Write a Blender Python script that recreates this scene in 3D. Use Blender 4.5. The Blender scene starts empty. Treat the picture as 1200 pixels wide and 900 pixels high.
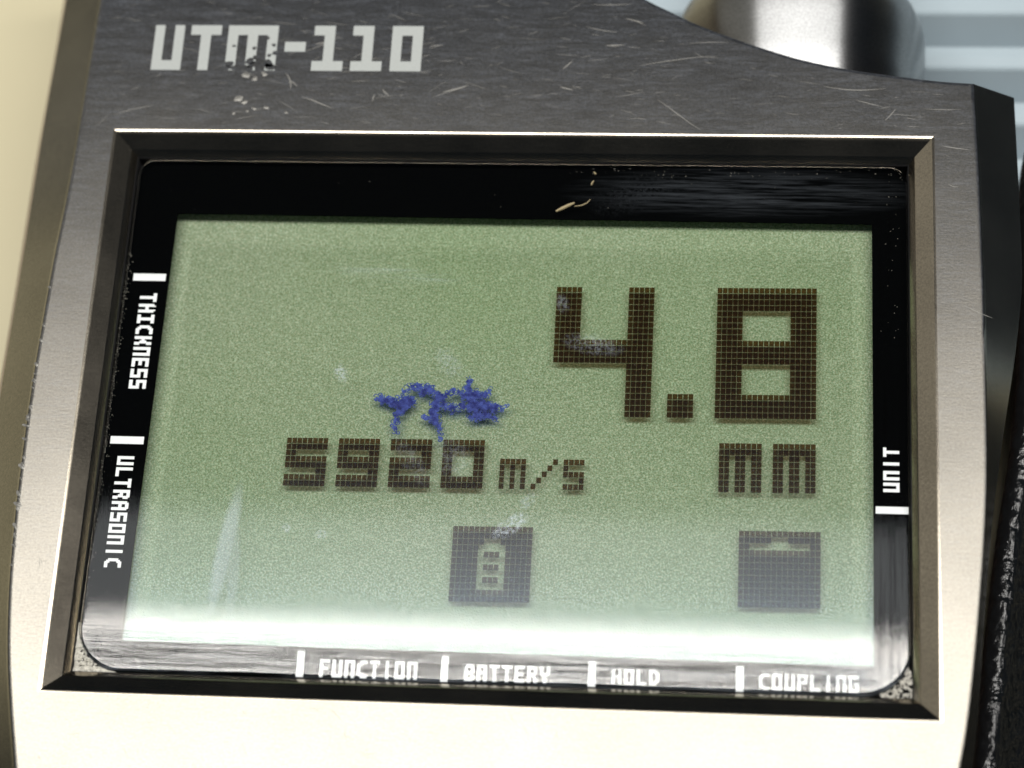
import bpy, bmesh, math, random
from mathutils import Vector, Matrix, noise
random.seed(7)
S = 0.001                       # everything below is written in millimetres
R_ = math.radians
scene = bpy.context.scene
COL = scene.collection

# ------------------------------------------------------------------ camera
cam_d = bpy.data.cameras.new('camera')
cam = bpy.data.objects.new('camera', cam_d)
COL.objects.link(cam)
ROT = Matrix(((0.994809, -0.019801, 0.099815), (0.055541, 0.927552, -0.369544), (-0.085266, 0.37317, 0.923837)))
M4 = ROT.to_4x4()
M4.translation = Vector((16.632, -57.164, 146.879)) * S
cam.matrix_world = M4
cam_d.sensor_width = 36.0
cam_d.lens = 80.05
cam_d.clip_start = 0.01
cam_d.clip_end = 20.0
cam_d.dof.use_dof = True
cam_d.dof.focus_distance = 0.160
cam_d.dof.aperture_fstop = 26.0
scene.camera = cam

# ------------------------------------------------------------------ world and lamps
world = bpy.data.worlds.new('World')
scene.world = world
world.use_nodes = True
bg = world.node_tree.nodes['Background']
bg.inputs[0].default_value = (0.55, 0.75, 1.0, 1)
bg.inputs[1].default_value = 0.018


def area(name, loc, target, sx, sy, radiance, color):
    d = bpy.data.lights.new(name, 'AREA')
    d.shape = 'RECTANGLE'
    d.size = sx * S
    d.size_y = sy * S
    d.energy = radiance * math.pi * (sx * S) * (sy * S)
    d.color = color
    o = bpy.data.objects.new(name, d)
    COL.objects.link(o)
    o.location = Vector(loc) * S
    z = (Vector(loc) - Vector(target)).normalized()
    x = Vector((1, 0, 0)) if abs(z.x) < 0.9 else Vector((0, 1, 0))
    y = z.cross(x).normalized()
    x = y.cross(z)
    o.rotation_euler = Matrix((x, y, z)).transposed().to_euler()
    return o


area('ceiling_tube_lamp', (10, 66, 500), (10, 66, 0), 720, 118, 17.0, (1.0, 0.975, 0.93))
area('lamp_reflector_strip', (10, 142, 500), (10, 142, 0), 720, 34, 1.5, (0.92, 0.97, 1.0))
area('added_side_fill', (-500, 240, 330), (0, 0, 0), 480, 520, 0.36, (1.0, 0.95, 0.82))  # unseen soft fill, added so metal facing left has something bright to reflect

scene.view_settings.view_transform = 'Standard'
scene.view_settings.look = 'None'
scene.view_settings.exposure = 0.0
scene.view_settings.gamma = 1.0
scene.render.engine = 'CYCLES'
scene.cycles.max_bounces = 10
scene.cycles.transparent_max_bounces = 24


# ------------------------------------------------------------------ material helpers
def mat(name):
    m = bpy.data.materials.new(name)
    m.use_nodes = True
    nt = m.node_tree
    b = nt.nodes['Principled BSDF']
    return m, nt, b


def N(nt, t, **kw):
    n = nt.nodes.new(t)
    for k, v in kw.items():
        if hasattr(n, k):
            setattr(n, k, v)
        else:
            n.inputs[k].default_value = v
    return n


def mm(nt, scale=(1, 1, 1), rot=(0, 0, 0), loc=(0, 0, 0)):
    """world position in millimetres, scaled (all things stay where they are built)"""
    g = nt.nodes.new('ShaderNodeNewGeometry')
    a = nt.nodes.new('ShaderNodeMapping')
    a.inputs['Scale'].default_value = (1000, 1000, 1000)
    nt.links.new(g.outputs['Position'], a.inputs[0])
    b = nt.nodes.new('ShaderNodeMapping')
    b.inputs['Rotation'].default_value = rot
    b.inputs['Scale'].default_value = scale
    b.inputs['Location'].default_value = loc
    nt.links.new(a.outputs[0], b.inputs[0])
    return b.outputs[0]


def noise_tex(nt, vec, scale, detail=3, rough=0.5, dist=0.0):
    n = nt.nodes.new('ShaderNodeTexNoise')
    n.inputs['Scale'].default_value = scale
    n.inputs['Detail'].default_value = detail
    n.inputs['Roughness'].default_value = rough
    n.inputs['Distortion'].default_value = dist
    nt.links.new(vec, n.inputs['Vector'])
    return n.outputs['Fac']


def ramp(nt, fac, stops):
    r = nt.nodes.new('ShaderNodeValToRGB')
    el = r.color_ramp.elements
    while len(el) < len(stops):
        el.new(0.5)
    for e, (p, c) in zip(el, stops):
        e.position = p
        e.color = (c, c, c, 1) if isinstance(c, (int, float)) else (*c, 1)
    nt.links.new(fac, r.inputs[0])
    return r.outputs[0]


def math_n(nt, op, a, b=None, clamp=False):
    n = nt.nodes.new('ShaderNodeMath')
    n.operation = op
    n.use_clamp = clamp
    for i, v in enumerate((a, b)):
        if v is None:
            continue
        if isinstance(v, (int, float)):
            n.inputs[i].default_value = v
        else:
            nt.links.new(v, n.inputs[i])
    return n.outputs[0]


def bump(nt, h, strength, dist, normal=None):
    n = nt.nodes.new('ShaderNodeBump')
    n.inputs['Strength'].default_value = strength
    n.inputs['Distance'].default_value = dist * S
    nt.links.new(h, n.inputs['Height'])
    if normal is not None:
        nt.links.new(normal, n.inputs['Normal'])
    return n.outputs[0]


def ellipse(nt, cx, cy, rx, ry, ang=0.0):
    """1 in the middle of an ellipse on the plate falling to 0 at its rim"""
    g = nt.nodes.new('ShaderNodeNewGeometry')
    a = nt.nodes.new('ShaderNodeMapping')
    a.vector_type = 'TEXTURE'
    a.inputs['Location'].default_value = (cx * S, cy * S, 0)
    a.inputs['Rotation'].default_value = (0, 0, ang)
    a.inputs['Scale'].default_value = (rx * S, ry * S, 1)
    nt.links.new(g.outputs['Position'], a.inputs[0])
    t = nt.nodes.new('ShaderNodeTexGradient')
    t.gradient_type = 'SPHERICAL'
    nt.links.new(a.outputs[0], t.inputs[0])
    return t.outputs['Fac']


def rough_metal(name, base, r0, r1, grain=1.0, dark=0.68, spread=0.6, satin=False):
    m, nt, b = mat(name)
    b.inputs['Metallic'].default_value = 1.0
    fine = noise_tex(nt, mm(nt, (1, 1, 1)), 6.0, 3, 0.75)
    brush = noise_tex(nt, mm(nt, (0.6, 9, 3), rot=(0, 0, R_(3))), 1.3, 4, 0.65)
    cloud = noise_tex(nt, mm(nt, (1, 1, 1)), 0.16, 3, 0.55)
    mixc = nt.nodes.new('ShaderNodeMixRGB')
    mixc.inputs[1].default_value = tuple(c * dark for c in base) + (1,)
    mixc.inputs[2].default_value = tuple(base) + (1,)
    f = math_n(nt, 'ADD', math_n(nt, 'MULTIPLY', fine, 0.75), math_n(nt, 'MULTIPLY', cloud, 0.25))
    nt.links.new(ramp(nt, f, [(0.35, 0.0), (0.62, 1.0)]), mixc.inputs[0])
    nt.links.new(mixc.outputs[0], b.inputs['Base Color'])
    rr = math_n(nt, 'ADD', math_n(nt, 'MULTIPLY', cloud, spread), math_n(nt, 'MULTIPLY', brush, 1 - spread))
    mr = nt.nodes.new('ShaderNodeMapRange')
    mr.inputs[1].default_value = 0.3
    mr.inputs[2].default_value = 0.7
    mr.inputs[3].default_value = r0
    mr.inputs[4].default_value = r1
    nt.links.new(rr, mr.inputs[0])
    nt.links.new(mr.outputs[0], b.inputs['Roughness'])
    h = math_n(nt, 'ADD', math_n(nt, 'MULTIPLY', fine, 0.7 * grain), math_n(nt, 'MULTIPLY', brush, 0.3 * grain * grain))
    nrm = bump(nt, h, 0.30, 0.02)
    nt.links.new(nrm, b.inputs['Normal'])
    if satin:
        # blasted satin finish: a soft lobe without the long tail, plus a mottled film whose blue imitates cool room reflection
        g = nt.nodes.new('ShaderNodeBsdfAnisotropic')
        g.distribution = 'BECKMANN'
        nt.links.new(mixc.outputs[0], g.inputs['Color'])
        nt.links.new(mr.outputs[0], g.inputs['Roughness'])
        nt.links.new(nrm, g.inputs['Normal'])
        d = nt.nodes.new('ShaderNodeBsdfDiffuse')
        d.inputs[0].default_value = (0.44, 0.48, 0.56, 1)
        ms = nt.nodes.new('ShaderNodeMixShader')
        rub = noise_tex(nt, mm(nt, (0.35, 2.4, 1), rot=(0, 0, R_(-6))), 1.0, 6, 0.75, 0.8)
        grit = noise_tex(nt, mm(nt), 4.0, 3, 0.85)
        film = math_n(nt, 'ADD', math_n(nt, 'MULTIPLY', rub, 0.55), math_n(nt, 'MULTIPLY', grit, 0.45))
        nt.links.new(ramp(nt, film, [(0.38, 0.030), (0.50, 0.062), (0.64, 0.145)]), ms.inputs[0])
        nt.links.new(g.outputs[0], ms.inputs[1])
        nt.links.new(d.outputs[0], ms.inputs[2])
        nt.links.new(ms.outputs[0], nt.nodes['Material Output'].inputs[0])
    return m


def plain(name, color, rough, metallic=0.0, spec=0.5, vary=0.15, vscale=3.0, bmp=0.0):
    m, nt, b = mat(name)
    n = noise_tex(nt, mm(nt), vscale, 4, 0.6)
    mx = nt.nodes.new('ShaderNodeMixRGB')
    mx.inputs[1].default_value = tuple(c * (1 - vary) for c in color) + (1,)
    mx.inputs[2].default_value = tuple(min(1, c * (1 + vary)) for c in color) + (1,)
    nt.links.new(n, mx.inputs[0])
    nt.links.new(mx.outputs[0], b.inputs['Base Color'])
    b.inputs['Roughness'].default_value = rough
    b.inputs['Metallic'].default_value = metallic
    b.inputs['Specular IOR Level'].default_value = spec
    if bmp:
        nt.links.new(bump(nt, n, bmp, 0.03), b.inputs['Normal'])
    return m


M_FACE = rough_metal('satin_metal_face', (0.162, 0.151, 0.130), 0.312, 0.332, 1.0, spread=0.3, satin=True)
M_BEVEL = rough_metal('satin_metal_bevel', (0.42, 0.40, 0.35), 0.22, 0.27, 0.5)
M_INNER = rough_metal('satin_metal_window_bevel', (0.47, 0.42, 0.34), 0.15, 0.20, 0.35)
M_CHROME = rough_metal('turned_steel', (0.46, 0.465, 0.47), 0.32, 0.35, 0.0)
_nt = M_CHROME.node_tree
_b = _nt.nodes['Principled BSDF']
_b.inputs['Anisotropic'].default_value = 0.94
_b.inputs['Thin Film Thickness'].default_value = 430.0
_b.inputs['Thin Film IOR'].default_value = 1.7
_b.inputs['Anisotropic Rotation'].default_value = 0.25
_tg = _nt.nodes.new('ShaderNodeTangent')
_tg.direction_type = 'RADIAL'
_tg.axis = 'Y'
_nt.links.new(_tg.outputs[0], _b.inputs['Tangent'])
M_BLACK = plain('black_recess', (0.006, 0.006, 0.007), 0.7, vary=0.5)
M_MASK = plain('black_print', (0.0012, 0.0013, 0.0013), 0.8, spec=0.0, vary=0.3)
M_WHITE = plain('white_print', (0.80, 0.82, 0.84), 0.6, spec=0.2, vary=0.04, vscale=6)
M_LETTER = plain('pale_grey_paint', (0.38, 0.40, 0.39), 0.65, spec=0.2, vary=0.10, vscale=5, bmp=0.2)
M_RIB = plain('pale_blue_grey_plastic', (0.37, 0.445, 0.49), 0.6, spec=0.25, vary=0.05, vscale=0.3)
M_RIBBASE = plain('blue_grey_plastic', (0.05, 0.08, 0.12), 0.5, vary=0.1)
M_SIDE = plain('warm_grey_side', (0.20, 0.135, 0.10), 0.45, vary=0.05, vscale=0.5)


def table_mat():
    m, nt, b = mat('cream_tabletop')
    n = noise_tex(nt, mm(nt), 0.05, 4, 0.6)
    mx = nt.nodes.new('ShaderNodeMixRGB')
    mx.inputs[1].default_value = (0.50, 0.455, 0.30, 1)
    mx.inputs[2].default_value = (0.55, 0.50, 0.335, 1)
    nt.links.new(n, mx.inputs[0])
    nt.links.new(mx.outputs[0], b.inputs['Base Color'])
    b.inputs['Roughness'].default_value = 0.6
    return m


M_TABLE = table_mat()


def leather_mat():
    m, nt, b = mat('black_pebbled_leather')
    v = nt.nodes.new('ShaderNodeTexVoronoi')
    v.feature = 'SMOOTH_F1'
    v.inputs['Scale'].default_value = 1.15
    v.inputs['Smoothness'].default_value = 0.6
    nt.links.new(mm(nt), v.inputs['Vector'])
    n = noise_tex(nt, mm(nt), 2.6, 3, 0.6)
    h = math_n(nt, 'ADD', v.outputs['Distance'], math_n(nt, 'MULTIPLY', n, 0.5))
    b.inputs['Base Color'].default_value = (0.006, 0.007, 0.008, 1)
    b.inputs['Roughness'].default_value = 0.12
    nt.links.new(bump(nt, h, 1.0, 0.22), b.inputs['Normal'])
    return m


M_LEATHER = leather_mat()


def reflector_mat():
    m, nt, b = mat('lcd_reflector')
    p = mm(nt, (1, 1, 1))
    n1 = noise_tex(nt, p, 8.0, 1, 0.7)
    n2 = noise_tex(nt, mm(nt, (1, 1, 1), loc=(31, 17, 5)), 9.0, 1, 0.5)
    n3 = noise_tex(nt, p, 0.035, 2, 0.5)
    c1 = ramp(nt, n1, [(0.30, (0.175, 0.235, 0.125)), (0.5, (0.292, 0.352, 0.235)), (0.70, (0.50, 0.55, 0.435))])
    c2 = ramp(nt, n2, [(0.35, (0.90, 1.02, 1.00)), (0.65, (1.08, 0.99, 0.94))])
    mul = nt.nodes.new('ShaderNodeMixRGB')
    mul.blend_type = 'MULTIPLY'
    mul.inputs[0].default_value = 1.0
    nt.links.new(c1, mul.inputs[1])
    nt.links.new(c2, mul.inputs[2])
    c3 = ramp(nt, n3, [(0.35, (0.86, 0.93, 0.82)), (0.65, (1.0, 1.0, 1.0))])
    mul2 = nt.nodes.new('ShaderNodeMixRGB')
    mul2.blend_type = 'MULTIPLY'
    mul2.inputs[0].default_value = 1.0
    nt.links.new(mul.outputs[0], mul2.inputs[1])
    nt.links.new(c3, mul2.inputs[2])
    nt.links.new(mul2.outputs[0], b.inputs['Base Color'])
    b.inputs['Roughness'].default_value = 0.55
    b.inputs['Specular IOR Level'].default_value = 0.25
    nt.links.new(bump(nt, n1, 0.9, 0.10), b.inputs['Normal'])
    return m


M_REFL = reflector_mat()


def tinted(name, col, gloss=0.0, rough=0.15):
    m = bpy.data.materials.new(name)
    m.use_nodes = True
    nt = m.node_tree
    nt.nodes.clear()
    out = nt.nodes.new('ShaderNodeOutputMaterial')
    t = nt.nodes.new('ShaderNodeBsdfTransparent')
    n = noise_tex(nt, mm(nt), 6.0, 2, 0.5)
    mx = nt.nodes.new('ShaderNodeMixRGB')
    mx.inputs[1].default_value = tuple(c * 0.88 for c in col) + (1,)
    mx.inputs[2].default_value = tuple(min(1, c * 1.12) for c in col) + (1,)
    nt.links.new(n, mx.inputs[0])
    nt.links.new(mx.outputs[0], t.inputs[0])
    last = t.outputs[0]
    if gloss:
        g = nt.nodes.new('ShaderNodeBsdfGlossy')
        g.inputs[0].default_value = (0.62, 0.81, 1.0, 1)
        g.inputs['Roughness'].default_value = rough
        ms = nt.nodes.new('ShaderNodeMixShader')
        ms.inputs[0].default_value = gloss
        nt.links.new(last, ms.inputs[1])
        nt.links.new(g.outputs[0], ms.inputs[2])
        last = ms.outputs[0]
    nt.links.new(last, out.inputs[0])
    return m


M_CELL = tinted('lcd_dark_cell', (0.20, 0.098, 0.030))
M_POL = tinted('lcd_top_sheet', (0.97, 0.98, 0.97), 0.036, 0.12)


def ink_mat():
    m = bpy.data.materials.new('blue_ink')
    m.use_nodes = True
    nt = m.node_tree
    b = nt.nodes['Principled BSDF']
    out = nt.nodes['Material Output']
    n = noise_tex(nt, mm(nt), 3.0, 3, 0.6)
    nt.links.new(ramp(nt, n, [(0.35, (0.004, 0.016, 0.17)), (0.65, (0.010, 0.05, 0.34))]), b.inputs['Base Color'])
    b.inputs['Roughness'].default_value = 0.35
    t = nt.nodes.new('ShaderNodeBsdfTransparent')
    t.inputs[0].default_value = (0.16, 0.28, 0.86, 1)
    ms = nt.nodes.new('ShaderNodeMixShader')
    nt.links.new(ramp(nt, n, [(0.35, 0.25), (0.65, 0.6)]), ms.inputs[0])
    nt.links.new(t.outputs[0], ms.inputs[1])
    nt.links.new(b.outputs[0], ms.inputs[2])
    nt.links.new(ms.outputs[0], out.inputs[0])
    return m


M_INK = ink_mat()


def lens_mat():
    m = bpy.data.materials.new('clear_acrylic')
    m.use_nodes = True
    nt = m.node_tree
    nt.nodes.clear()
    out = nt.nodes.new('ShaderNodeOutputMaterial')
    t = nt.nodes.new('ShaderNodeBsdfTransparent')
    t.inputs[0].default_value = (0.985, 0.99, 0.985, 1)
    g = nt.nodes.new('ShaderNodeBsdfGlossy')
    g.inputs[0].default_value = (1.0, 0.985, 0.965, 1)
    g.inputs['Roughness'].default_value = 0.035
    fr = nt.nodes.new('ShaderNodeFresnel')
    fr.inputs['IOR'].default_value = 1.60
    # wiping scratches: along x near the bottom edge, along y near the right one
    sep = nt.nodes.new('ShaderNodeSeparateXYZ')
    nt.links.new(mm(nt), sep.inputs[0])
    hs = noise_tex(nt, mm(nt, (0.10, 3.2, 1), rot=(0, 0, R_(2))), 1.0, 5, 0.75)
    vs = noise_tex(nt, mm(nt, (3.4, 0.10, 1)), 1.0, 5, 0.75)
    low = nt.nodes.new('ShaderNodeMapRange')
    low.inputs[1].default_value = -16.2
    low.inputs[2].default_value = -18.0
    nt.links.new(sep.outputs[1], low.inputs[0])
    rgt = nt.nodes.new('ShaderNodeMapRange')
    rgt.inputs[1].default_value = 24.5
    rgt.inputs[2].default_value = 26.5
    nt.links.new(sep.outputs[0], rgt.inputs[0])
    notr = math_n(nt, 'SUBTRACT', 1.0, rgt.outputs[0], True)
    h1 = math_n(nt, 'MULTIPLY', math_n(nt, 'MULTIPLY', math_n(nt, 'SUBTRACT', hs, 0.5), low.outputs[0]), notr)
    h2 = math_n(nt, 'MULTIPLY', math_n(nt, 'SUBTRACT', vs, 0.5), rgt.outputs[0])
    hh = math_n(nt, 'ADD', h1, h2)
    nrm = bump(nt, hh, 1.0, 0.013)
    nt.links.new(nrm, g.inputs['Normal'])
    m1 = nt.nodes.new('ShaderNodeMixShader')
    wear = math_n(nt, 'MAXIMUM',
                  math_n(nt, 'MULTIPLY', math_n(nt, 'MULTIPLY', low.outputs[0], notr), ramp(nt, hs, [(0.40, 0.62), (0.56, 0.0)])),
                  math_n(nt, 'MULTIPLY', rgt.outputs[0], ramp(nt, vs, [(0.38, 0.45), (0.55, 0.0)])))
    nt.links.new(math_n(nt, 'MULTIPLY', fr.outputs[0], math_n(nt, 'SUBTRACT', 1.0, wear)), m1.inputs[0])
    nt.links.new(t.outputs[0], m1.inputs[1])
    nt.links.new(g.outputs[0], m1.inputs[2])
    # dried smears and scuffs
    d = nt.nodes.new('ShaderNodeBsdfDiffuse')
    d.inputs[0].default_value = (0.62, 0.70, 0.80, 1)
    streak = noise_tex(nt, mm(nt, (0.16, 4.2, 1), rot=(0, 0, R_(4))), 1.4, 5, 0.7)
    speck = noise_tex(nt, mm(nt), 4.5, 4, 0.8)
    st = ramp(nt, streak, [(0.42, 0.0), (0.68, 1.0)])
    sp = ramp(nt, speck, [(0.45, 0.0), (0.62, 1.0)])
    parts = []

    def smear(cx, cy, rx, ry, ang, amt, tex=None, lo=0.0, hi=0.45):
        e = ramp(nt, ellipse(nt, cx, cy, rx, ry, ang), [(lo, 0.0), (hi, 1.0)])
        v = math_n(nt, 'MULTIPLY', e, amt)
        if tex is not None:
            v = math_n(nt, 'MULTIPLY', v, tex)
        parts.append(v)

    smear(16.5, 17.3, 13.5, 2.2, 0.0, 0.045, st, 0.0, 0.6)
    smear(9.0, 17.2, 4.0, 1.8, 0.3, 0.022, sp, 0.0, 0.8)
    smear(-18.6, -10.6, 0.75, 5.2, R_(-7), 0.22, None)
    smear(-17.9, -12.0, 0.55, 3.8, R_(2), 0.13, None)
    smear(1.1, -8.4, 1.6, 0.7, R_(38), 0.55, sp)
    smear(6.2, 5.2, 2.4, 0.9, R_(-10), 0.15, sp)
    smear(3.9, 8.3, 0.5, 0.9, 0.3, 0.16, sp)
    smear(-8.2, 10.4, 5.5, 0.7, R_(-5), 0.10, st)
    smear(-11.6, 2.6, 0.55, 0.9, 0.4, 0.35, sp)
    smear(-4.0, 3.6, 0.9, 1.6, 0.7, 0.16, sp)
    smear(-3.2, -3.6, 1.4, 1.8, 0.6, 0.10, sp)
    smear(-6.0, -4.0, 0.8, 2.2, 0.6, 0.09, sp)
    smear(-12.0, -9.4, 0.5, 0.4, 0.2, 0.4, sp)
    smear(-14.5, -9.0, 0.4, 0.4, 0.2, 0.3, sp)
    smear(2.2, -6.6, 0.8, 0.5, 0.9, 0.3, sp)
    smear(23.6, -18.3, 3.2, 1.0, 0.0, 0.30, ramp(nt, vs, [(0.4, 0.0), (0.65, 1.0)]))
    tot = parts[0]
    for q in parts[1:]:
        tot = math_n(nt, 'MAXIMUM', tot, q)
    rimdirt = math_n(nt, 'MULTIPLY', math_n(nt, 'MULTIPLY', low.outputs[0], ramp(nt, hs, [(0.42, 0.0), (0.62, 1.0)])), 0.12)
    tot = math_n(nt, 'MAXIMUM', tot, rimdirt)
    m2 = nt.nodes.new('ShaderNodeMixShader')
    nt.links.new(tot, m2.inputs[0])
    nt.links.new(m1.outputs[0], m2.inputs[1])
    nt.links.new(d.outputs[0], m2.inputs[2])
    nt.links.new(m2.outputs[0], out.inputs[0])
    return m


M_LENS = lens_mat()


# ------------------------------------------------------------------ object helpers
def empty(name, loc, label, cat, group=None):
    o = bpy.data.objects.new(name, None)
    COL.objects.link(o)
    o.location = Vector(loc) * S
    o.empty_display_size = 0.005
    o['label'] = label
    o['category'] = cat
    if group:
        o['group'] = group
    return o


def origin_of(o):
    p = Vector((0, 0, 0))
    while o is not None:
        p += o.location
        o = o.parent
    return p


def link(name, bm, m, parent=None, smooth=False, at=None, mats=None):
    """mesh given in world millimetres; stored round its parent's (or its own) origin"""
    me = bpy.data.meshes.new(name)
    base = origin_of(parent) if parent else Vector((0, 0, 0))
    loc = Vector(at) * S - base if at is not None else Vector((0, 0, 0))
    for v in bm.verts:
        v.co = v.co * S - base - loc
    bm.normal_update()
    bm.to_mesh(me)
    bm.free()
    for q in (mats or [m]):
        me.materials.append(q)
    if smooth:
        for p in me.polygons:
            p.use_smooth = True
    o = bpy.data.objects.new(name, me)
    COL.objects.link(o)
    o.parent = parent
    o.location = loc
    return o


def quad(bm, pts):
    return bm.faces.new([bm.verts.new(p) for p in pts])


def box(bm, x0, x1, y0, y1, z0, z1):
    vs = [bm.verts.new(p) for p in ((x0, y0, z0), (x1, y0, z0), (x1, y1, z0), (x0, y1, z0),
                                    (x0, y0, z1), (x1, y0, z1), (x1, y1, z1), (x0, y1, z1))]
    for f in ((3, 2, 1, 0), (4, 5, 6, 7), (0, 1, 5, 4), (1, 2, 6, 5), (2, 3, 7, 6), (3, 0, 4, 7)):
        bm.faces.new([vs[i] for i in f])


def interp(tab, y):
    """tab: list of (y, x) with y falling"""
    if y >= tab[0][0]:
        return tab[0][1]
    for (y0, x0), (y1, x1) in zip(tab, tab[1:]):
        if y1 <= y <= y0:
            t = (y0 - y) / (y0 - y1)
            return x0 + (x1 - x0) * t
    return tab[-1][1]


def smooth_interp(tab, y, w=1.6):
    return sum(interp(tab, y + w * k) for k in (-1, -0.5, 0, 0.5, 1)) / 5


# ------------------------------------------------------------------ surface everything lies on
bm = bmesh.new()
quad(bm, [(-900, -700, -22.0), (128, -700, -22.0), (128, 900, -22.0), (-900, 900, -22.0)])
tb = link('tabletop', bm, M_TABLE)
tb['kind'] = 'structure'
tb['label'] = 'plain cream tabletop, out of focus'

# ------------------------------------------------------------------ the gauge
gauge = empty('thickness_gauge', (0, 0, -22), 'worn satin metal handheld ultrasonic thickness gauge with green display reading 4.8 mm', 'gauge')

FR = [(26, 32.95), (18.6, 33.2), (10, 33.33), (0.4, 33.33), (-4.5, 33.28), (-9.4, 32.98), (-14.1, 32.55), (-18.7, 32.05), (-22.1, 31.6), (-24.4, 31.15), (-30, 29.8), (-40, 27.8), (-52, 26.6), (-70, 26.2)]
FRO = [(26, 36.15), (18.6, 36.3), (11.2, 36.4), (6, 35.8), (0.8, 34.95), (-4.2, 34.2), (-8.5, 33.66), (-15.1, 33.07), (-21, 32.6), (-24, 32.2), (-30, 31.2), (-40, 29.4), (-52, 28.3), (-70, 27.9)]
FL = [(45, -32.3), (32, -32.5), (28, -32.6), (20, -32.76), (15.8, -32.9), (10.9, -33.24), (2.2, -33.5), (-2.4, -33.52), (-8.8, -33.4), (-13.7, -33.15), (-18.5, -32.62), (-22.6, -31.85), (-26.7, -30.95), (-32, -29.8), (-42, -28.2), (-52, -27.4), (-70, -27.0)]
FLO = [(45, -35.9), (34, -36.05), (24, -36.35), (12, -36.45), (0.7, -36.65), (-8, -36.5), (-15, -36.0), (-22, -35.2), (-30, -33.8), (-42, -31.6), (-52, -30.4), (-70, -29.6)]
TOP = [(33.0, 25.7), (30.49, 25.88), (28.04, 26.2), (24.36, 26.75), (20.65, 27.58), (16.9, 28.86), (13.11, 30.43), (11.0, 31.55), (9.06, 32.61), (5.5, 34.9), (2.5, 37.6), (0.5, 40.5), (-1.2, 43.0), (-3.5, 44.6), (-7, 45.2)]

# outline, counter-clockwise from the top right corner: top edge, left side, bottom, right side
face, outer, side, foot = [], [], [], []


def put(f, o, s):
    face.append(Vector((f[0], f[1], 0)))
    outer.append(Vector((o[0], o[1], o[2])))
    side.append(Vector((s[0], s[1], -10.5)))
    foot.append(Vector((s[0], s[1], -21.98)))


tp = []
for i in range(len(TOP) - 1):
    a, b_ = Vector(TOP[i]), Vector(TOP[i + 1])
    pa = Vector(TOP[max(i - 1, 0)])
    pb = Vector(TOP[min(i + 2, len(TOP) - 1)])
    for k in range(4):
        t = k / 4
        tp.append(0.5 * ((2 * a) + (b_ - pa) * t + (2 * pa - 5 * a + 4 * b_ - pb) * t * t + (3 * a - pa - 3 * b_ + pb) * t ** 3))
tp.append(Vector(TOP[-1]))
for i, p in enumerate(tp):
    d = (tp[min(i + 1, len(tp) - 1)] - tp[max(i - 1, 0)]).normalized()
    n = Vector((d.y, -d.x)) * 0.16
    if i == 0:
        put(p, (36.15, 25.95, -2.5), (35.6, 25.9))
    else:
        put(p, (p.x + n.x, p.y + n.y, -0.3), (p.x + n.x * 1.1, p.y + n.y * 1.1))
for k in range(0, 8):
    x = -10 - k * 3.1
    put((x, 45.3), (x, 45.5, -0.3), (x, 45.5))
y = 45.0
while y > -56:
    sx = smooth_interp(FLO, y)
    put((smooth_interp(FL, y), y), (sx, y + (0.5 if y > 44 else 0), -2.5), (sx - 3.1, y))
    y -= 1.1
nb = 14
for k in range(nb + 1):
    a = math.pi + math.pi * k / nb
    x = 27.2 * math.cos(a)
    yy = -56.5 + 7 * math.sin(a)
    put((x, yy), (28.6 * math.cos(a), -56.5 + 9 * math.sin(a), -2.5), (29.2 * math.cos(a), -56.5 + 9.5 * math.sin(a)))
y = -56.0
while y < 25.2:
    sx = smooth_interp(FRO, y)
    put((smooth_interp(FR, y), y), (sx, y, -2.5), (sx - 0.5, y))
    y += 1.1

HX, HY = 30.12, 21.41
NF = len(face)


def inset(i, amt):
    a, b_ = face[i - 1], face[(i + 1) % NF]
    d = (b_ - a).normalized()
    return face[i] + Vector((-d.y, d.x, 0)) * amt


bm = bmesh.new()
l0 = [bm.verts.new(inset(i, 0.22)) for i in range(NF)]
hole = []
for (xa, ya), (xb, yb) in (((-HX, -HY), (HX, -HY)), ((HX, -HY), (HX, HY)), ((HX, HY), (-HX, HY)), ((-HX, HY), (-HX, -HY))):
    n = 20
    for k in range(n):
        t = k / n
        hole.append(bm.verts.new((xa + (xb - xa) * t, ya + (yb - ya) * t, 0)))
ed = [bm.edges.new((l0[i], l0[(i + 1) % NF])) for i in range(NF)] + [bm.edges.new((hole[i], hole[(i + 1) % len(hole)])) for i in range(len(hole))]
bmesh.ops.triangle_fill(bm, use_beauty=True, use_dissolve=False, edges=ed)
for f in list(bm.faces):
    if f.normal.z < 0:
        f.normal_flip()
rings = [l0]
l1 = [bm.verts.new(face[i] * 0.5 + inset(i, 0.22) * 0.5 + Vector((0, 0, -0.012))) for i in range(NF)]
l2 = [bm.verts.new(face[i] + Vector((0, 0, -0.05))) for i in range(NF)]
l3 = [bm.verts.new(face[i] + (outer[i] - face[i]) * 0.035 + Vector((0, 0, -0.07))) for i in range(NF)]
l3b = [bm.verts.new(l3[i].co.lerp(outer[i], 0.05)) for i in range(NF)]
l4 = [bm.verts.new(outer[i]) for i in range(NF)]
for fa in bm.faces:
    fa.material_index = 0
for a, b_, mi in ((l0, l1, 0), (l1, l2, 0), (l2, l3, 1), (l3, l3b, 1), (l3b, l4, 1)):
    for i in range(NF):
        j = (i + 1) % NF
        f = bm.faces.new((a[i], b_[i], b_[j], a[j]))
        f.material_index = mi
        f.smooth = True
bm.normal_update()
for e in bm.edges:
    if len(e.link_faces) == 2 and e.calc_face_angle(0) > R_(32):
        e.smooth = False
link('front_plate', bm, None, gauge, mats=[M_FACE, M_BEVEL])

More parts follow.
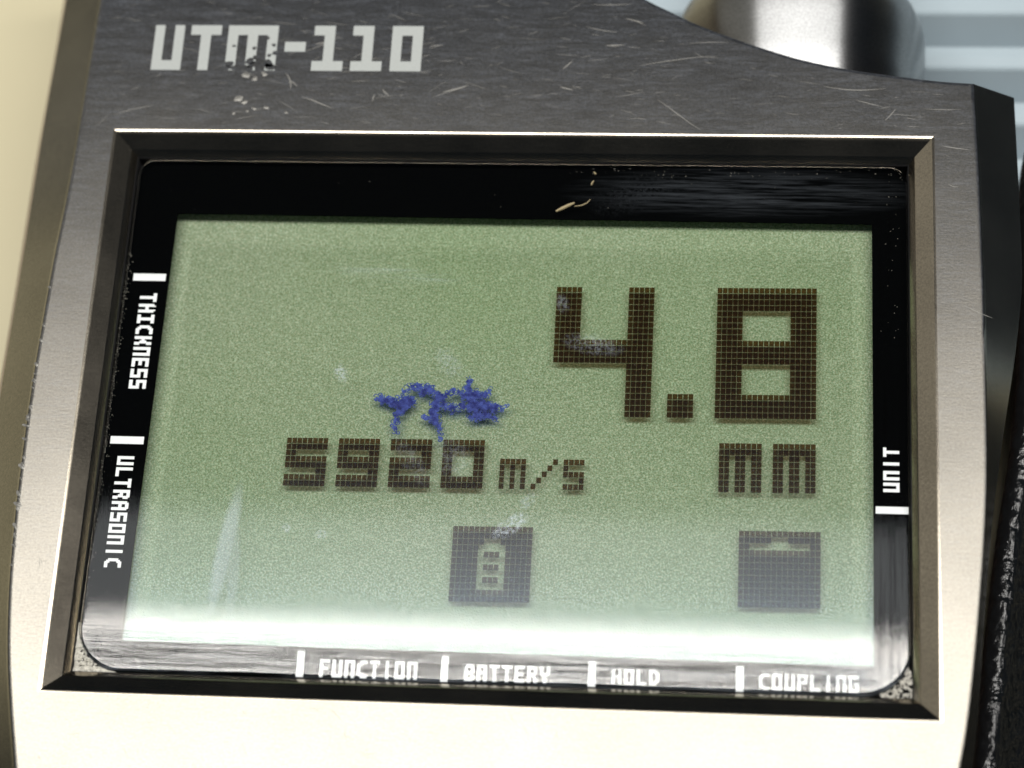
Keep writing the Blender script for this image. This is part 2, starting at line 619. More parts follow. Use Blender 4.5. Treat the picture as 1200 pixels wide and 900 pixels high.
bm = bmesh.new()
r0 = [bm.verts.new(o_ + Vector((0, 0, -0.004))) for o_ in outer]
r1 = [bm.verts.new(p) for p in side]
r2 = [bm.verts.new(p) for p in foot]
for a, b_ in ((r0, r1), (r1, r2)):
    for i in range(NF):
        j = (i + 1) % NF
        bm.faces.new((a[i], b_[i], b_[j], a[j]))
bm.faces.new(list(reversed(r2)))
link('case_side', bm, M_SIDE, gauge, smooth=False)

# window bezel: mitred chamfers, one part for each side
prof = [(0.12, 0.0), (0.06, -0.005), (-0.02, -0.020), (-0.13, -0.062), (-0.24, -0.118), (-0.30, -0.155), (-1.20, -0.71), (-1.27, -0.80), (-1.62, -1.18), (-1.68, -1.30), (-1.68, -4.2)]
for k in range(4):
    bm = bmesh.new()
    rows = []
    for off, z in prof:
        if k != 2 and -0.31 < off < 0.1:
            off, z = off * 0.45, z * 0.45
        x, y = 30 + off, 21.29 + off
        c = [(-x, -y), (x, -y), (x, y), (-x, y)]
        a, b_ = c[k], c[(k + 1) % 4]
        rows.append([bm.verts.new((a[0] + (b_[0] - a[0]) * t, a[1] + (b_[1] - a[1]) * t, z)) for t in [i / 12 for i in range(13)]])
    for r in range(len(rows) - 1):
        for i in range(12):
            f = bm.faces.new((rows[r][i], rows[r][i + 1], rows[r + 1][i + 1], rows[r + 1][i]))
            f.normal_update()
            f.smooth = r < 5 or r in (6, 7)
            f.material_index = 0 if r < 8 else 1
            if f.normal.z < 0:
                f.normal_flip()
    link('window_bevel', bm, None, gauge, mats=[M_INNER, M_BLACK])

# recess floor behind the display
bm = bmesh.new()
box(bm, -28.6, 28.6, -19.9, 19.9, -5.0, -4.1)
link('recess_floor', bm, M_BLACK, gauge)


# ------------------------------------------------------------------ model lettering on the front plate
def flat(bm, x0, x1, y0, y1, z):
    quad(bm, [(x0, y0, z), (x1, y0, z), (x1, y1, z), (x0, y1, z)])


YB, YT = 26.42, 30.28
sx_, sy_ = 0.74, 0.83
glyphs = []


def U_(x0, x1):
    return [(x0, x0 + sx_, YB + sy_, YT), (x1 - sx_, x1, YB + sy_, YT), (x0, x1, YB, YB + sy_)]


glyphs.append(U_(-27.92, -25.66))
glyphs.append([(-25.14, -22.81, YT - sy_, YT), (-24.36, -23.58, YB, YT - sy_)])
glyphs.append([(-22.28, -18.46, YT - sy_, YT), (-22.28, -21.50, YB, YT - sy_), (-20.76, -19.98, YB, YT - sy_), (-19.24, -18.46, YB, YT - sy_)])
glyphs.append([(-17.87, -16.28, YB + 1.62, YB + 2.46)])
for o_ in (0.0, 2.94):
    glyphs.append([(-15.70 + o_, -14.12 + o_, YT - sy_, YT), (-14.90 + o_, -14.12 + o_, YB + sy_, YT - sy_), (-15.72 + o_, -13.36 + o_, YB, YB + sy_)])
glyphs.append([(-9.79, -7.46, YT - sy_, YT), (-9.79, -7.46, YB, YB + sy_), (-9.79, -9.02, YB + sy_, YT - sy_), (-8.23, -7.46, YB + sy_, YT - sy_)])
for g in glyphs:
    bm = bmesh.new()
    for x0, x1, y0, y1 in g:
        flat(bm, x0, x1, y0, y1, 0.012)
    link('printed_letter', bm, M_LETTER, gauge)

# chips where the paint of the M has come off, and dents below it
bm = bmesh.new()
rng = random.Random(4)


def blob(bm, x, y, r, z, n=9, el=1.0, ang=0.0, dz=0.0, rg=rng):
    vs = []
    for k in range(n):
        a = 2 * math.pi * k / n
        q = r * rg.uniform(0.6, 1.25)
        px, py = q * math.cos(a) * el, q * math.sin(a)
        vs.append(bm.verts.new((x + px * math.cos(ang) - py * math.sin(ang), y + px * math.sin(ang) + py * math.cos(ang), z)))
    if dz:
        c = bm.verts.new((x, y, z + dz))
        for k in range(n):
            bm.faces.new((vs[k], vs[(k + 1) % n], c))
    else:
        bm.faces.new(vs)


for x, y, r in ((-21.9, 27.0, .28), (-21.5, 26.7, .22), (-22.1, 26.6, .2), (-20.4, 27.2, .26), (-20.1, 26.9, .34), (-20.5, 26.55, .3), (-20.0, 27.5, .2), (-19.1, 27.1, .36), (-18.8, 26.7, .3), (-18.6, 27.9, .18), (-19.0, 27.7, .16), (-18.7, 28.6, .13), (-21.7, 28.5, .12), (-19.2, 29.2, .12), (-20.2, 28.3, .12)):
    blob(bm, x, y, r, 0.020, el=1.5, ang=rng.uniform(-.5, 1))
link('paint_chips', bm, M_FACE, gauge)['kind'] = 'stuff'

M_SCR = plain('bright_scratch', (0.20, 0.195, 0.18), 0.5, metallic=0.6, vary=0.2)
bm = bmesh.new()
for x, y, r in ((-20.6, 26.0, .34), (-19.9, 25.7, .26), (-19.2, 26.1, .3), (-20.9, 24.0, .4), (-20.5, 23.75, .28), (-19.7, 23.2, .22), (-21.2, 22.8, .18), (-18.8, 23.3, .22), (-17.2, 22.9, .18), (-20.2, 23.0, .16)):
    blob(bm, x, y, r * 0.6, 0.004, el=1.6, ang=rng.uniform(-.6, .3), dz=0.03)
link('dents', bm, M_SCR, gauge)['kind'] = 'stuff'


def scratch(bm, x, y, ang, L, w, curve, z=0.010, n=7):
    pts = []
    a = ang
    for k in range(n + 1):
        pts.append((x, y, a))
        a += curve / n + rng.uniform(-.05, .05)
        x += math.cos(a) * L / n
        y += math.sin(a) * L / n
    prev = None
    for k, (px, py, pa) in enumerate(pts):
        ww = w * (0.15 + math.sin(math.pi * (k + 0.3) / (n + 0.6)))
        nx, ny = -math.sin(pa) * ww / 2, math.cos(pa) * ww / 2
        cur = (bm.verts.new((px + nx, py + ny, z)), bm.verts.new((px - nx, py - ny, z)))
        if prev:
            bm.faces.new((prev[0], prev[1], cur[1], cur[0]))
        prev = cur


def on_plate(x, y):
    if abs(x) < 30.6 and abs(y) < 21.9:
        return False
    if not (-56 < y < 33) or x > interp(FR, y) - 0.6 or x < interp(FL, y) + 0.6:
        return False
    if x > 8 and y > interp([(p[0], p[1]) for p in sorted([(t[0], t[1]) for t in TOP], key=lambda t: -t[0])], x) - 1.0:
        return False
    return True


bm = bmesh.new()
for (x, y, a, L, c, w) in ((-15.6, 28.7, 0.1, 1.2, 0.0, .09), (-16.5, 28.0, 0.35, 3.2, .1, .04), (-17.6, 26.2, -0.7, 1.5, -.8, .08), (-16.6, 25.1, 2.3, .7, .3, .07),
                           (-16.2, 24.2, -.25, 2.6, -.1, .07), (-30.2, 22.6, 0.4, 3.0, -.3, .05), (-6.9, 28.6, 0.05, 1.0, 0, .07), (-11.6, 27.2, 0.0, 1.2, 0, .05),
                           (6.2, 28.7, -.05, 1.4, .0, .09), (4.7, 30.3, -.3, 2.4, .2, .05), (3.1, 26.7, .7, 1.0, 0, .08), (3.0, 25.2, -.3, 1.0, 0, .09), (8.6, 27.0, .25, 5.5, -.2, .05),
                           (10.2, 24.2, -.65, 4.2, .2, .05), (22.2, 25.4, -.25, 4.5, .2, .06), (24.5, 24.3, -.35, 2.0, .1, .05), (30.6, 20.6, -.2, 2.0, .05, .06), (31.0, 17.6, -.9, .9, 1.2, .05),
                           (-5.7, 24.7, .2, 2.0, .2, .12), (-10.2, 24.9, -1.0, .8, .2, .08), (-10.9, 23.9, 1.2, .6, .1, .07), (5.0, 32.2, -.1, 3.0, .1, .05), (12.3, 28.9, .1, 3.0, -.3, .04),
                           (26.6, 22.6, .8, 1.3, .2, .05), (29.4, 23.6, -.1, 2.6, 0, .04), (7.6, 31.0, -.25, 1.4, -.1, .08), (-32.2, 1.2, -.8, 2.0, .1, .04), (31.6, 8.4, -.6, 2.6, .1, .04)):
    scratch(bm, x, y, a, L, w, c)
k = 0
while k < 340:
    x = rng.uniform(-33, 33)
    y = rng.uniform(-30, 33)
    dens = 0.25 + 0.75 * max(0, min(1, (y - 15) / 8))
    if abs(x - 8) < 16 and y > 22:
        dens += 0.3
    if rng.random() > dens or not on_plate(x, y):
        continue
    L = rng.uniform(0.2, 0.9) if rng.random() < .75 else rng.uniform(0.8, 2.2)
    a = rng.gauss(-0.08 if x > 5 else 0.05, 0.28) if y > 15 else rng.gauss(-0.8, 0.6)
    if not on_plate(x + L * math.cos(a), y + L * math.sin(a)):
        continue
    scratch(bm, x, y, a, L, rng.uniform(.014, .032), rng.uniform(-.2, .2), z=0.006)
    k += 1
link('scratches', bm, M_SCR, gauge)['kind'] = 'stuff'

# burrs nicked into the left edge of the plate
bm = bmesh.new()
for y in [8.4, 5.4, 2.4, 1.6, 1.2, .6, -.1, -.8, -1.6, -3.8, -4.6, -5.2, -6.3, -7.4, -8.2, -9.8, -10.6, -11.2, -12.0] + [rng.uniform(-13, 6) for _ in range(16)]:
    x = interp(FL, y) + rng.uniform(0.0, 0.12)
    blob(bm, x, y, rng.uniform(.05, .16), 0.0, el=rng.uniform(1.2, 2.6), ang=rng.uniform(-1.2, -.2), dz=0.05)
link('edge_burrs', bm, M_SCR, gauge)['kind'] = 'stuff'

# ------------------------------------------------------------------ LCD module
ZR, ZC = -3.10, -2.30
bm = bmesh.new()
box(bm, -27.2, 27.2, -18.6, 17.4, ZR - 0.5, ZR)
lcd = link('green_screen', bm, M_REFL, gauge, at=(0, 0, ZR))

PX, PY, X0, Y0 = 0.3718, 0.4556, 3.335, 10.095
FOUR = ['#####' + '.' * 9 + '#####'] * 9 + ['#' * 19] * 4 + ['.' * 14 + '#####'] * 9
EIGHT = ['#' * 19] * 4 + ['#####' + '.' * 9 + '#####'] * 5 + ['#' * 19] * 4 + ['#####' + '.' * 9 + '#####'] * 5 + ['#' * 19] * 4
D5 = ['#' * 8, '#' * 8, '##......', '#' * 8, '#' * 8, '......##', '#' * 8, '#' * 8]
D9 = ['#' * 8, '#' * 8, '##....##', '#' * 8, '#' * 8, '......##', '#' * 8, '#' * 8]
D2 = ['#' * 8, '#' * 8, '......##', '#' * 8, '#' * 8, '##......', '#' * 8, '#' * 8]
D0 = ['#' * 8, '#' * 8] + ['##....##'] * 4 + ['#' * 8, '#' * 8]
BIGM = ['#' * 8, '#' * 8] + ['##.##.##'] * 6
LM = ['#####'] + ['#.#.#'] * 4
SL = ['....#', '...#.', '..#..', '.#...', '#....']
LS = ['####', '#...', '####', '...#', '####']
BAT = ['#' * 15, '#' * 15, '######...######', '#####.....#####', '#####.###.#####', '#####.....#####', '#####.###.#####', '#####.....#####', '#####.###.#####', '#####.....#####', '#' * 15, '#' * 15]
CPL = ['#' * 15, '######...######', '##...........##'] + ['#' * 15] * 9
for name, art, c0, r0_ in (('display_digit', FOUR, 0, 0), ('decimal_point', ['#####'] * 4, 22, 18), ('display_digit', EIGHT, 31, 0),
                           ('display_digit', D5, -50, 26), ('display_digit', D9, -40, 26), ('display_digit', D2, -30, 26), ('display_digit', D0, -20, 26),
                           ('display_letter', LM, -9, 29), ('display_slash', SL, -3, 29), ('display_letter', LS, 3, 29),
                           ('display_letter', BIGM, 32, 26), ('display_letter', BIGM, 42, 26), ('battery_icon', BAT, -17, 40), ('coupling_icon', CPL, 36, 40)):
    bm = bmesh.new()
    for r, row in enumerate(art):
        for c, ch in enumerate(row):
            if ch != '#':
                continue
            x0 = X0 + (c0 + c) * PX
            y1 = Y0 - (r0_ + r) * PY
            dx, dy = 0.018, 0.018
            pts = [(x0 + dx, y1 - PY + dy), (x0 + PX - dx, y1 - PY + dy), (x0 + PX - dx, y1 - dy), (x0 + dx, y1 - dy)]
            quad(bm, [(px, py + 0.0100 * px, ZC) for px, py in pts])
    link(name, bm, M_CELL, lcd)
# polarising top sheet over the cells
bm = bmesh.new()
quad(bm, [(-26.8, -18.3, ZC + 0.06), (26.8, -18.3, ZC + 0.06), (26.8, 17.2, ZC + 0.06), (-26.8, 17.2, ZC + 0.06)])
link('top_sheet', bm, M_POL, lcd)
bm = bmesh.new()
quad(bm, [(-23.8, -18.2, ZC + 0.04), (24.4, -18.2, ZC + 0.04), (24.4, 13.2, ZC + 0.04), (-23.8, 13.2, ZC + 0.04)])
link('polariser', bm, tinted('lcd_polariser', (0.955, 0.975, 0.94)), lcd)

# ------------------------------------------------------------------ display window: acrylic, black print, lettering
ZT = -1.20
LX, LY, LR = 28.25, 19.585, 3.4


def rrect(d, z, n=12, hx=LX, hy=LY):
    hx, hy = hx - d, hy - d
    pts = []
    for sx, sy, a0, rr in ((1, 1, 0, 1.3), (-1, 1, 90, 1.3), (-1, -1, 180, LR), (1, -1, 270, LR)):
        r = max(rr - d, 0.05)
        cx, cy = sx * (hx - r), sy * (hy - r)
        for k in range(n + 1):
            a = R_(a0 + 90 * k / n)
            pts.append((cx + r * math.cos(a), cy + r * math.sin(a), z))
    return pts


bm = bmesh.new()
loops = []
loops.append([bm.verts.new(p) for p in rrect(0.0, -1.97)])
for d in (0.0, 0.04, 0.1, 0.2, 0.32, 0.48, 0.7, 0.95, 1.25, 1.6, 2.1, 2.8):
    z = ZT - 0.14 * math.exp(-d / 0.08)
    loops.append([bm.verts.new(p) for p in rrect(d, z)])
for a, b_ in zip(loops, loops[1:]):
    for i in range(len(a)):
        j = (i + 1) % len(a)
        bm.faces.new((a[i], a[j], b_[j], b_[i]))
bm.faces.new(loops[-1])
lens = link('display_window', bm, M_LENS, gauge, smooth=True, at=(0, 0, -1.97))

bm = bmesh.new()
OX0, OX1, OY0, OY1 = -25.25, 25.85, -17.28, 15.42
outl = [bm.verts.new(p) for p in rrect(0.02, -2.0)]
tilt = [(OX0 + 0.2, OY1 + 0.05), (OX1 - 0.06, OY1 - 0.12), (OX1, OY0 - 0.05), (OX0 - 0.12, OY0 + 0.12)]
hl = [bm.verts.new((x, y, -2.0)) for x, y in tilt]
ed = [bm.edges.new((outl[i], outl[(i + 1) % len(outl)])) for i in range(len(outl))] + [bm.edges.new((hl[i], hl[(i + 1) % 4])) for i in range(4)]
bmesh.ops.triangle_fill(bm, use_beauty=True, edges=ed)
ext = bmesh.ops.extrude_face_region(bm, geom=list(bm.faces))
for v in ext['geom']:
    if isinstance(v, bmesh.types.BMVert):
        v.co.z -= 0.12
bmesh.ops.recalc_face_normals(bm, faces=bm.faces)
mask = link('black_border', bm, M_MASK, gauge, at=(0, 0, -2.0))

G = {
    'T': ['######', '######', '..##..', '..##..', '..##..', '..##..', '..##..', '..##..', '..##..', '..##..'],
    'H': ['.#..#.', '##..##', '##..##', '##..##', '######', '######', '##..##', '##..##', '##..##', '##..##'],
    'I': ['..##..'] * 10,
    'i': ['######', '######', '..##..', '..##..', '..##..', '..##..', '..##..', '..##..', '######', '######'],
    'C': ['..####', '.#####', '###...', '##....', '##....', '##....', '##....', '###...', '.#####', '..####'],
    'K': ['##..##', '##..##', '##..##', '##.##.', '#####.', '#####.', '##.##.', '##..##', '##..##', '##..##'],
    'N': ['######', '######', '##..##', '##..##', '##..##', '##..##', '##..##', '##..##', '##..##', '##..##'],
    'E': ['######', '######', '##....', '##....', '#####.', '#####.', '##....', '##....', '######', '######'],
    'S': ['######', '######', '##....', '##....', '######', '######', '....##', '....##', '######', '######'],
    'U': ['##..##', '##..##', '##..##', '##..##', '##..##', '##..##', '##..##', '##..##', '######', '######'],
    'L': ['##....'] * 8 + ['######', '######'],
    'R': ['#####.', '######', '##..##', '##..##', '#####.', '#####.', '##.##.', '##..##', '##..##', '##..##'],
    'A': ['.####.', '######', '##..##', '##..##', '######', '######', '##..##', '##..##', '##..##', '##..##'],
    'O': ['######', '######', '##..##', '##..##', '##..##', '##..##', '##..##', '##..##', '######', '######'],
    'F': ['######', '######', '##....', '##....', '#####.', '#####.', '##....', '##....', '##....', '##....'],
    'B': ['.####.', '######', '##..##', '##..##', '######', '#####.', '##..##', '##..##', '######', '#####.'],
    'Y': ['##..##', '##..##', '##..##', '##..##', '######', '.####.', '..##..', '..##..', '..##..', '..##..'],
    'D': ['####..', '#####.', '##.###', '##..##', '##..##', '##..##', '##..##', '##.###', '#####.', '####..'],
    'P': ['######', '######', '##..##', '##..##', '######', '######', '##....', '##....', '##....', '##....'],
    'G': ['######', '######', '##....', '##....', '##.###', '##.###', '##..##', '##..##', '######', '######'],
}


def word(text, origin, along, up, length, height, z=-1.985):
    """print a word: origin = lower left of the text, along / up = unit directions"""
    adv = (length) / (len(text) - 1 + 0.80)
    cw = adv * 0.80 / 6
    ch = height / 10
    o0, al, u0 = Vector(origin), Vector(along), Vector(up)
    for i, chh in enumerate(text):
        bm = bmesh.new()
        art = G[chh]
        for r, row in enumerate(art):
            c = 0
            while c < 6:
                if row[c] != '#':
                    c += 1
                    continue
                e = c
                while e < 6 and row[e] == '#':
                    e += 1
                a0 = i * adv + c * cw
                a1 = i * adv + e * cw
                b0 = height - (r + 1) * ch
                b1 = height - r * ch
                quad(bm, [tuple(o0 + al * p + u0 * q) + (z,) for p, q in ((a0, b0), (a1, b0), (a1, b1), (a0, b1))])
                c = e
        bmesh.ops.remove_doubles(bm, verts=bm.verts, dist=0.0005)
        for f in bm.faces:
            f.normal_update()
            if f.normal.z < 0:
                f.normal_flip()
        link('printed_letter', bm, M_WHITE, mask)


word('THiCKNESS', (-27.1, 8.95), (0.0, -1), (1, 0.0), 7.5, 1.26)
word('ULTRASONIC', (-27.25, -3.72), (0.0, -1), (1, 0.0), 8.25, 1.22)
word('UNIT', (27.6, -5.03), (0, 1), (-1, 0), 3.25, 1.10)
word('FUNCTION', (-11.4, -19.28), (1, 0.004), (0, 1), 6.68, 1.25)
word('BATTERY', (-1.52, -19.22), (1, 0.003), (0, 1), 5.8, 1.16)
word('HOLD', (8.42, -19.1), (1, 0), (0, 1), 3.2, 1.06)
word('COUPLING', (18.25, -19.15), (1, 0), (0, 1), 6.6, 1.14)
for x0, x1, y0, y1 in ((-27.78, -25.36, 9.95, 10.52), (-27.93, -25.5, -2.79, -2.22), (25.98, 28.2, -6.6, -6.08), (-13.0, -12.5, -19.33, -17.5), (-3.12, -2.62, -19.33, -17.54), (6.84, 7.36, -19.33, -17.56), (16.72, 17.24, -19.33, -17.58)):
    bm = bmesh.new()
    flat(bm, x0, x1, y0, y1, -1.985)
    link('tick_mark', bm, M_WHITE, mask)


# blue ink scribble dried on the window
def ink_pt(X, Y):
    """coordinates measured on an enlarged crop, turned into millimetres on the window"""
    u, v = X / 1200, Y / 680
    x = (1 - u) * (1 - v) * IK[0][0] + u * (1 - v) * IK[1][0] + (1 - u) * v * IK[2][0] + u * v * IK[3][0]
    y = (1 - u) * (1 - v) * IK[0][1] + u * (1 - v) * IK[1][1] + (1 - u) * v * IK[2][1] + u * v * IK[3][1]
    return x, y


IK = ((-10.40, 3.14), (7.79, 3.51), (-9.51, -7.71), (8.21, -7.23))
INK = [[(80, 148, 14), (110, 152, 22), (150, 165, 24), (200, 172, 34), (235, 165, 34), (262, 150, 16)],
       [(100, 125, 8), (112, 140, 14)],
       [(205, 125, 12), (235, 98, 20), (275, 88, 20), (310, 92, 22), (345, 105, 22), (372, 135, 24)],
       [(290, 120, 16), (330, 110, 18)],
       [(215, 190, 26), (185, 205, 22), (178, 235, 14), (168, 262, 18), (170, 290, 15), (178, 315, 8)],
       [(375, 145, 24), (362, 190, 30), (350, 222, 26), (362, 255, 24), (375, 285, 15), (383, 320, 15), (390, 348, 6)],
       [(305, 232, 10), (325, 242, 22), (350, 258, 18)],
       [(390, 150, 26), (415, 128, 18), (445, 108, 14), (480, 118, 14), (505, 140, 26)],
       [(395, 180, 26), (430, 190, 22), (470, 195, 18), (500, 175, 22)],
       [(530, 45, 16), (525, 75, 15), (515, 100, 22), (520, 130, 26)],
       [(520, 150, 30), (560, 130, 26), (600, 125, 20), (618, 108, 10), (632, 92, 6)],
       [(530, 190, 32), (570, 180, 36), (605, 185, 34), (645, 195, 26), (675, 190, 14), (708, 178, 4)],
       [(520, 235, 14), (560, 232, 24), (600, 225, 22), (640, 235, 14), (660, 245, 8)]]
bm = bmesh.new()
rg = random.Random(11)
for path in INK:
    for (xa, ya, ra), (xb, yb, rb) in zip(path, path[1:]):
        L = math.hypot(xb - xa, yb - ya)
        n = max(2, int(L * (ra + rb) * 0.5 / 60))
        for k in range(n):
            t = (k + rg.random()) / n
            r = ra + (rb - ra) * t
            q = r * math.sqrt(rg.random())
            an = rg.uniform(0, 6.283)
            cx, cy = xa + (xb - xa) * t + q * math.cos(an), ya + (yb - ya) * t + q * math.sin(an)
            px, py = ink_pt(cx, cy)
            rr = rg.uniform(0.07, 0.19)
            a0 = rg.uniform(0, 6.28)
            sweep = rg.uniform(2.5, 6.0)
            w = rg.uniform(0.05, 0.085)
            z = ZT + 0.012 + rg.random() * 0.012
            prev = None
            for s in range(9):
                a = a0 + sweep * s / 8
                el = 1.0
                ci, si = math.cos(a), math.sin(a)
                cur = (bm.verts.new((px + (rr - w / 2) * ci, py + (rr - w / 2) * si * 0.9, z)), bm.verts.new((px + (rr + w / 2) * ci, py + (rr + w / 2) * si * 0.9, z)))
                if prev:
                    bm.faces.new((prev[0], prev[1], cur[1], cur[0]))
                prev = cur
        for k in range(max(1, n // 2)):
            t = rg.random()
            r = (ra + (rb - ra) * t)
            cx, cy = xa + (xb - xa) * t + rg.gauss(0, r * .35), ya + (yb - ya) * t + rg.gauss(0, r * .35)
            px, py = ink_pt(cx, cy)
            blob(bm, px, py, r * 0.0105 * rg.uniform(.5, .9), ZT + 0.008 + rg.random() * .003, rg=rg)
for v in bm.verts:
    v.co.x += 0.045 * noise.noise(v.co * 4.0)
    v.co.y += 0.045 * noise.noise(v.co * 4.0 + Vector((9, 3, 1)))
for v in bm.verts:
    v.co.x -= 0.115
    v.co.y += 0.34
    v.co.z += ZC + 0.08 - ZT
link('ink_scribble', bm, M_INK, lcd)

# dried crust in the corners of the recess and specks along the gap
bm = bmesh.new()


def crumb(bm, x, y, z, r, rg=rng):
    vs = []
    for k in range(6):
        a = k * math.pi / 3 + rg.uniform(-.3, .3)
        q = r * rg.uniform(.6, 1.2)
        vs.append(bm.verts.new((x + q * math.cos(a), y + q * math.sin(a), z)))
    t = bm.verts.new((x + rg.uniform(-.3, .3) * r, y + rg.uniform(-.3, .3) * r, z + r * rg.uniform(.5, 1.2)))
    for k in range(6):
        bm.faces.new((vs[k], vs[(k + 1) % 6], t))


for k in range(900):
    # bottom left: between the rounded window corner and the recess corner
    a = rng.uniform(180, 262)
    d = rng.uniform(0, 1) ** 0.7
    cx, cy = -LX + LR, -LY + LR
    px, py = cx + (LR + 0.02) * math.cos(R_(a)), cy + (LR + 0.02) * math.sin(R_(a))
    qx, qy = max(-28.3, cx + (LR * 1.45) * math.cos(R_(a))), max(-19.55, cy + (LR * 1.45) * math.sin(R_(a)))
    x, y = px + (qx - px) * d, py + (qy - py) * d
    crumb(bm, x, y, -1.75 + rng.random() * 0.35, rng.uniform(.05, .13))
for k in range(160):
    a = rng.uniform(290, 338)
    d = rng.uniform(0, 1)
    cx, cy = LX - LR, -LY + LR
    px, py = cx + (LR + 0.02) * math.cos(R_(a)), cy + (LR + 0.02) * math.sin(R_(a))
    qx, qy = min(28.3, cx + (LR * 1.45) * math.cos(R_(a))), max(-19.55, cy + (LR * 1.45) * math.sin(R_(a)))
    crumb(bm, px + (qx - px) * d, py + (qy - py) * d, -1.8 + rng.random() * 0.3, rng.uniform(.05, .12))
o = link('dried_crust', bm, plain('pale_crust', (0.62, 0.60, 0.54), 0.7, vary=0.35, vscale=4), gauge)
o['kind'] = 'stuff'
bm = bmesh.new()
for k in range(420):
    y = rng.uniform(-18, 12)
    crumb(bm, -LX + rng.gauss(0.12, 0.12), y, -1.62 + rng.random() * .1, rng.uniform(.015, .05))
for k in range(60):
    crumb(bm, rng.uniform(4, 28), rng.gauss(18.9, 0.25), ZT + 0.0, rng.uniform(.012, .04))
for k in range(24):
    crumb(bm, rng.gauss(27.2, 0.35), rng.uniform(6, 18.5), ZT + 0.0, rng.uniform(.012, .035))
for k in range(90):
    crumb(bm, rng.uniform(-26, 27), rng.uniform(-17, 18), ZT + 0.0, rng.uniform(.01, .03))
o = link('dust_specks', bm, plain('grey_dust', (0.22, 0.21, 0.18), 0.8, vary=0.4, vscale=4), gauge)
o['kind'] = 'stuff'

# ------------------------------------------------------------------ dry bits on the window
M_STRAW = plain('dry_straw', (0.30, 0.24, 0.13), 0.6, vary=0.2, vscale=4)


def sliver(name, label, pts, w, th, z0=ZT + 0.02):
    bm = bmesh.new()
    prev = None
    n = len(pts)
    for k, (x, y) in enumerate(pts):
        x1, y1 = pts[min(k + 1, n - 1)]
        x_, y_ = pts[max(k - 1, 0)]
        d = Vector((x1 - x_, y1 - y_)).normalized()
        ww = w * (0.25 + 0.75 * math.sin(math.pi * (k + .4) / (n - .2)))
        ring = [bm.verts.new((x - d.y * ww * c, y + d.x * ww * c, z0 + th * s)) for c, s in ((-.5, 0), (-.3, 1), (.3, 1), (.5, 0))]
        if prev:
            for i in range(4):
                bm.faces.new((prev[i], prev[(i + 1) % 4], ring[(i + 1) % 4], ring[i]))
        prev = ring
    o = link(name, bm, M_STRAW, None, at=(pts[0][0], pts[0][1], z0))
    o['label'] = label
    o['category'] = 'straw'
    o['group'] = 'dry straw bits on the display'
    return o


sliver('straw_splinter', 'long pale straw splinter lying at the top edge of the green display', [(3.08, 15.6), (3.5, 15.85), (3.95, 16.1), (4.4, 16.3)], .26, .08)
sliver('straw_splinter', 'thin dark-tipped straw sliver just right of the long pale splinter', [(4.4, 16.02), (4.9, 16.1), (5.3, 16.3), (5.55, 16.6)], .09, .05)
sliver('straw_splinter', 'short straw crumb alone on the black border above the long straw splinter', [(5.55, 17.75), (5.62, 17.95), (5.72, 18.1)], .14, .07)
sliver('straw_splinter', 'tiny straw speck highest on the display, nearest the lettering', [(5.7, 18.82), (5.78, 18.72), (5.88, 18.64)], .14, .07)

# ------------------------------------------------------------------ the polished probe at the top of the gauge
def lathe_y(bm, cx, cz, prof, n=96):
    rows = []
    for y, r in prof:
        rows.append([bm.verts.new((cx + r * math.sin(2 * math.pi * k / n), y, cz + r * math.cos(2 * math.pi * k / n))) for k in range(n)])
    for a, b_ in zip(rows, rows[1:]):
        for i in range(n):
            j = (i + 1) % n
            bm.faces.new((a[i], a[j], b_[j], b_[i]))
    bm.faces.new(rows[0])
    bm.faces.new(list(reversed(rows[-1])))
    bmesh.ops.recalc_face_normals(bm, faces=bm.faces)


bm = bmesh.new()
lathe_y(bm, 20.6, -10.6, [(20, 9.5), (30.0, 9.62), (32.5, 9.82), (34.2, 9.86), (35.4, 9.7), (36.6, 9.25), (37.6, 8.7), (38.4, 8.1), (39.0, 7.4)])
link('probe_sleeve', bm, M_CHROME, gauge, smooth=True)
bm = bmesh.new()
lathe_y(bm, 20.6, -10.6, [(38.8, 6.6), (46, 6.6), (46.5, 6.1)], 64)
link('probe_tip', bm, M_BLACK, gauge, smooth=True)

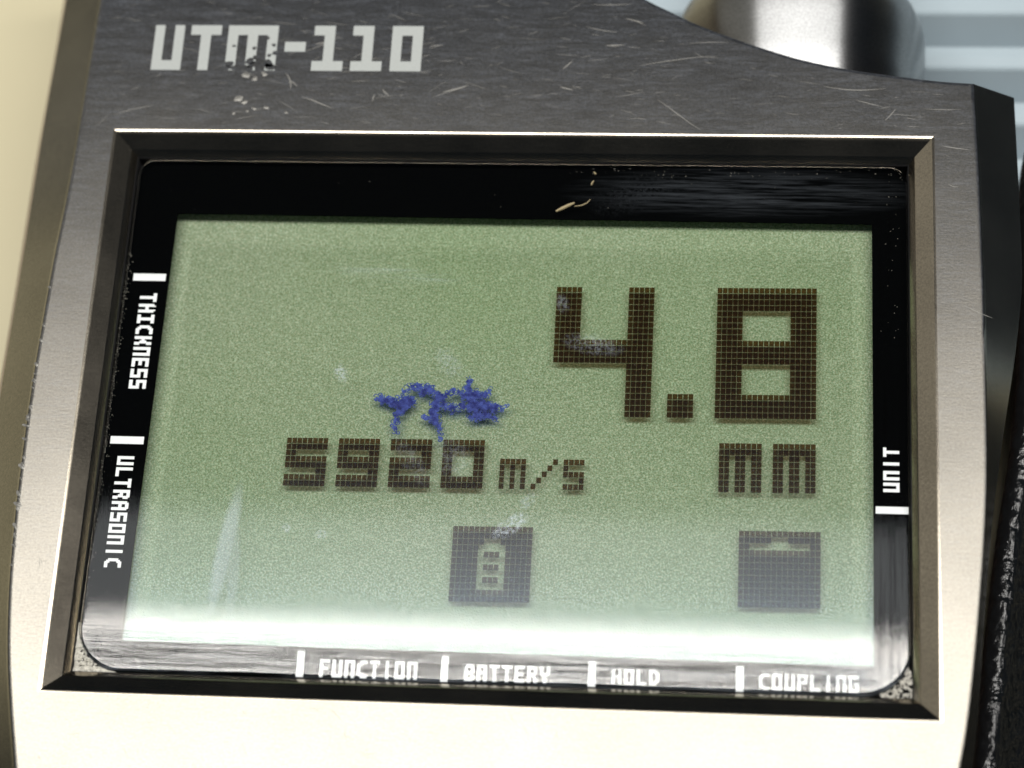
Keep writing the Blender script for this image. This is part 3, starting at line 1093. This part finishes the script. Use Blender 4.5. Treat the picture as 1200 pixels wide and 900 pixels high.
# ------------------------------------------------------------------ ribbed plate behind
plate = empty('ribbed_plate', (50, 55, -22), 'pale blue-grey ribbed plate lying behind the polished probe, out of focus', 'plate')
bm = bmesh.new()
box(bm, 2, 120, 23.5, 95, -21.9, -21.0)
link('base_sheet', bm, M_RIBBASE, plate)
for k in range(13):
    yb = 24.0 + k * 5.1
    bm = bmesh.new()
    pr_ = [(0, -21.0), (0.25, -20.6), (2.3, -16.9), (2.5, -16.75), (3.4, -16.62), (4.25, -16.7), (4.42, -16.9), (4.5, -17.4), (4.5, -21.0)]
    a = [bm.verts.new((3, yb + y, z)) for y, z in pr_]
    b_ = [bm.verts.new((119, yb + y, z)) for y, z in pr_]
    for i in range(len(pr_) - 1):
        f = bm.faces.new((a[i], b_[i], b_[i + 1], a[i + 1]))
    bm.faces.new(a)
    bm.faces.new(list(reversed(b_)))
    bmesh.ops.recalc_face_normals(bm, faces=bm.faces)
    link('rib', bm, M_RIB, plate)

# ------------------------------------------------------------------ black leather case beside the gauge
path = [(41.0, 27.2), (39.2, 26.2), (37.9, 23.5), (37.3, 18), (37.2, 12), (36.9, 6), (36.3, 0), (35.3, -6), (34.5, -12), (33.8, -18), (33.2, -24), (32.6, -32), (31.9, -42), (31.6, -54)]
bm = bmesh.new()
rows = []
pp = []
for i in range(len(path) - 1):
    a, b_ = Vector(path[i]), Vector(path[i + 1])
    pa = Vector(path[max(i - 1, 0)])
    pb = Vector(path[min(i + 2, len(path) - 1)])
    for k in range(5):
        t = k / 5
        pp.append(0.5 * ((2 * a) + (b_ - pa) * t + (2 * pa - 5 * a + 4 * b_ - pb) * t * t + (3 * a - pa - 3 * b_ + pb) * t ** 3))
for i, p in enumerate(pp):
    d = (pp[min(i + 1, len(pp) - 1)] - pp[max(i - 1, 0)]).normalized()
    n = Vector((-d.y, d.x))
    row = [bm.verts.new((p.x - n.x * -0.2, p.y - n.y * -0.2, -21.95))]
    for k in range(9):
        a = math.pi - k * math.pi / 2 / 8 * 1.0
        off = 0.6 + 1.2 * math.cos(a)
        row.append(bm.verts.new((p.x + n.x * off, p.y + n.y * off, -7.2 + 1.2 * math.sin(a))))
    for q in (0.5, 1.2, 2.5, 5, 9, 16, 28, 40):
        row.append(bm.verts.new((p.x + 0.6 + q, p.y + n.y * 0.6, -6.0 - 11.5 * (1 - math.exp(-q * 0.11)))))
    row.append(bm.verts.new((p.x + 41, p.y + n.y * 0.6, -21.95)))
    rows.append(row)
for a, b_ in zip(rows, rows[1:]):
    for i in range(len(a) - 1):
        bm.faces.new((a[i], a[i + 1], b_[i + 1], b_[i]))
bmesh.ops.recalc_face_normals(bm, faces=bm.faces)
o = link('leather_case', bm, M_LEATHER, None, smooth=True, at=(50, -10, -22))
o['label'] = 'glossy black pebbled leather case lying along the right side of the gauge'
o['category'] = 'case'
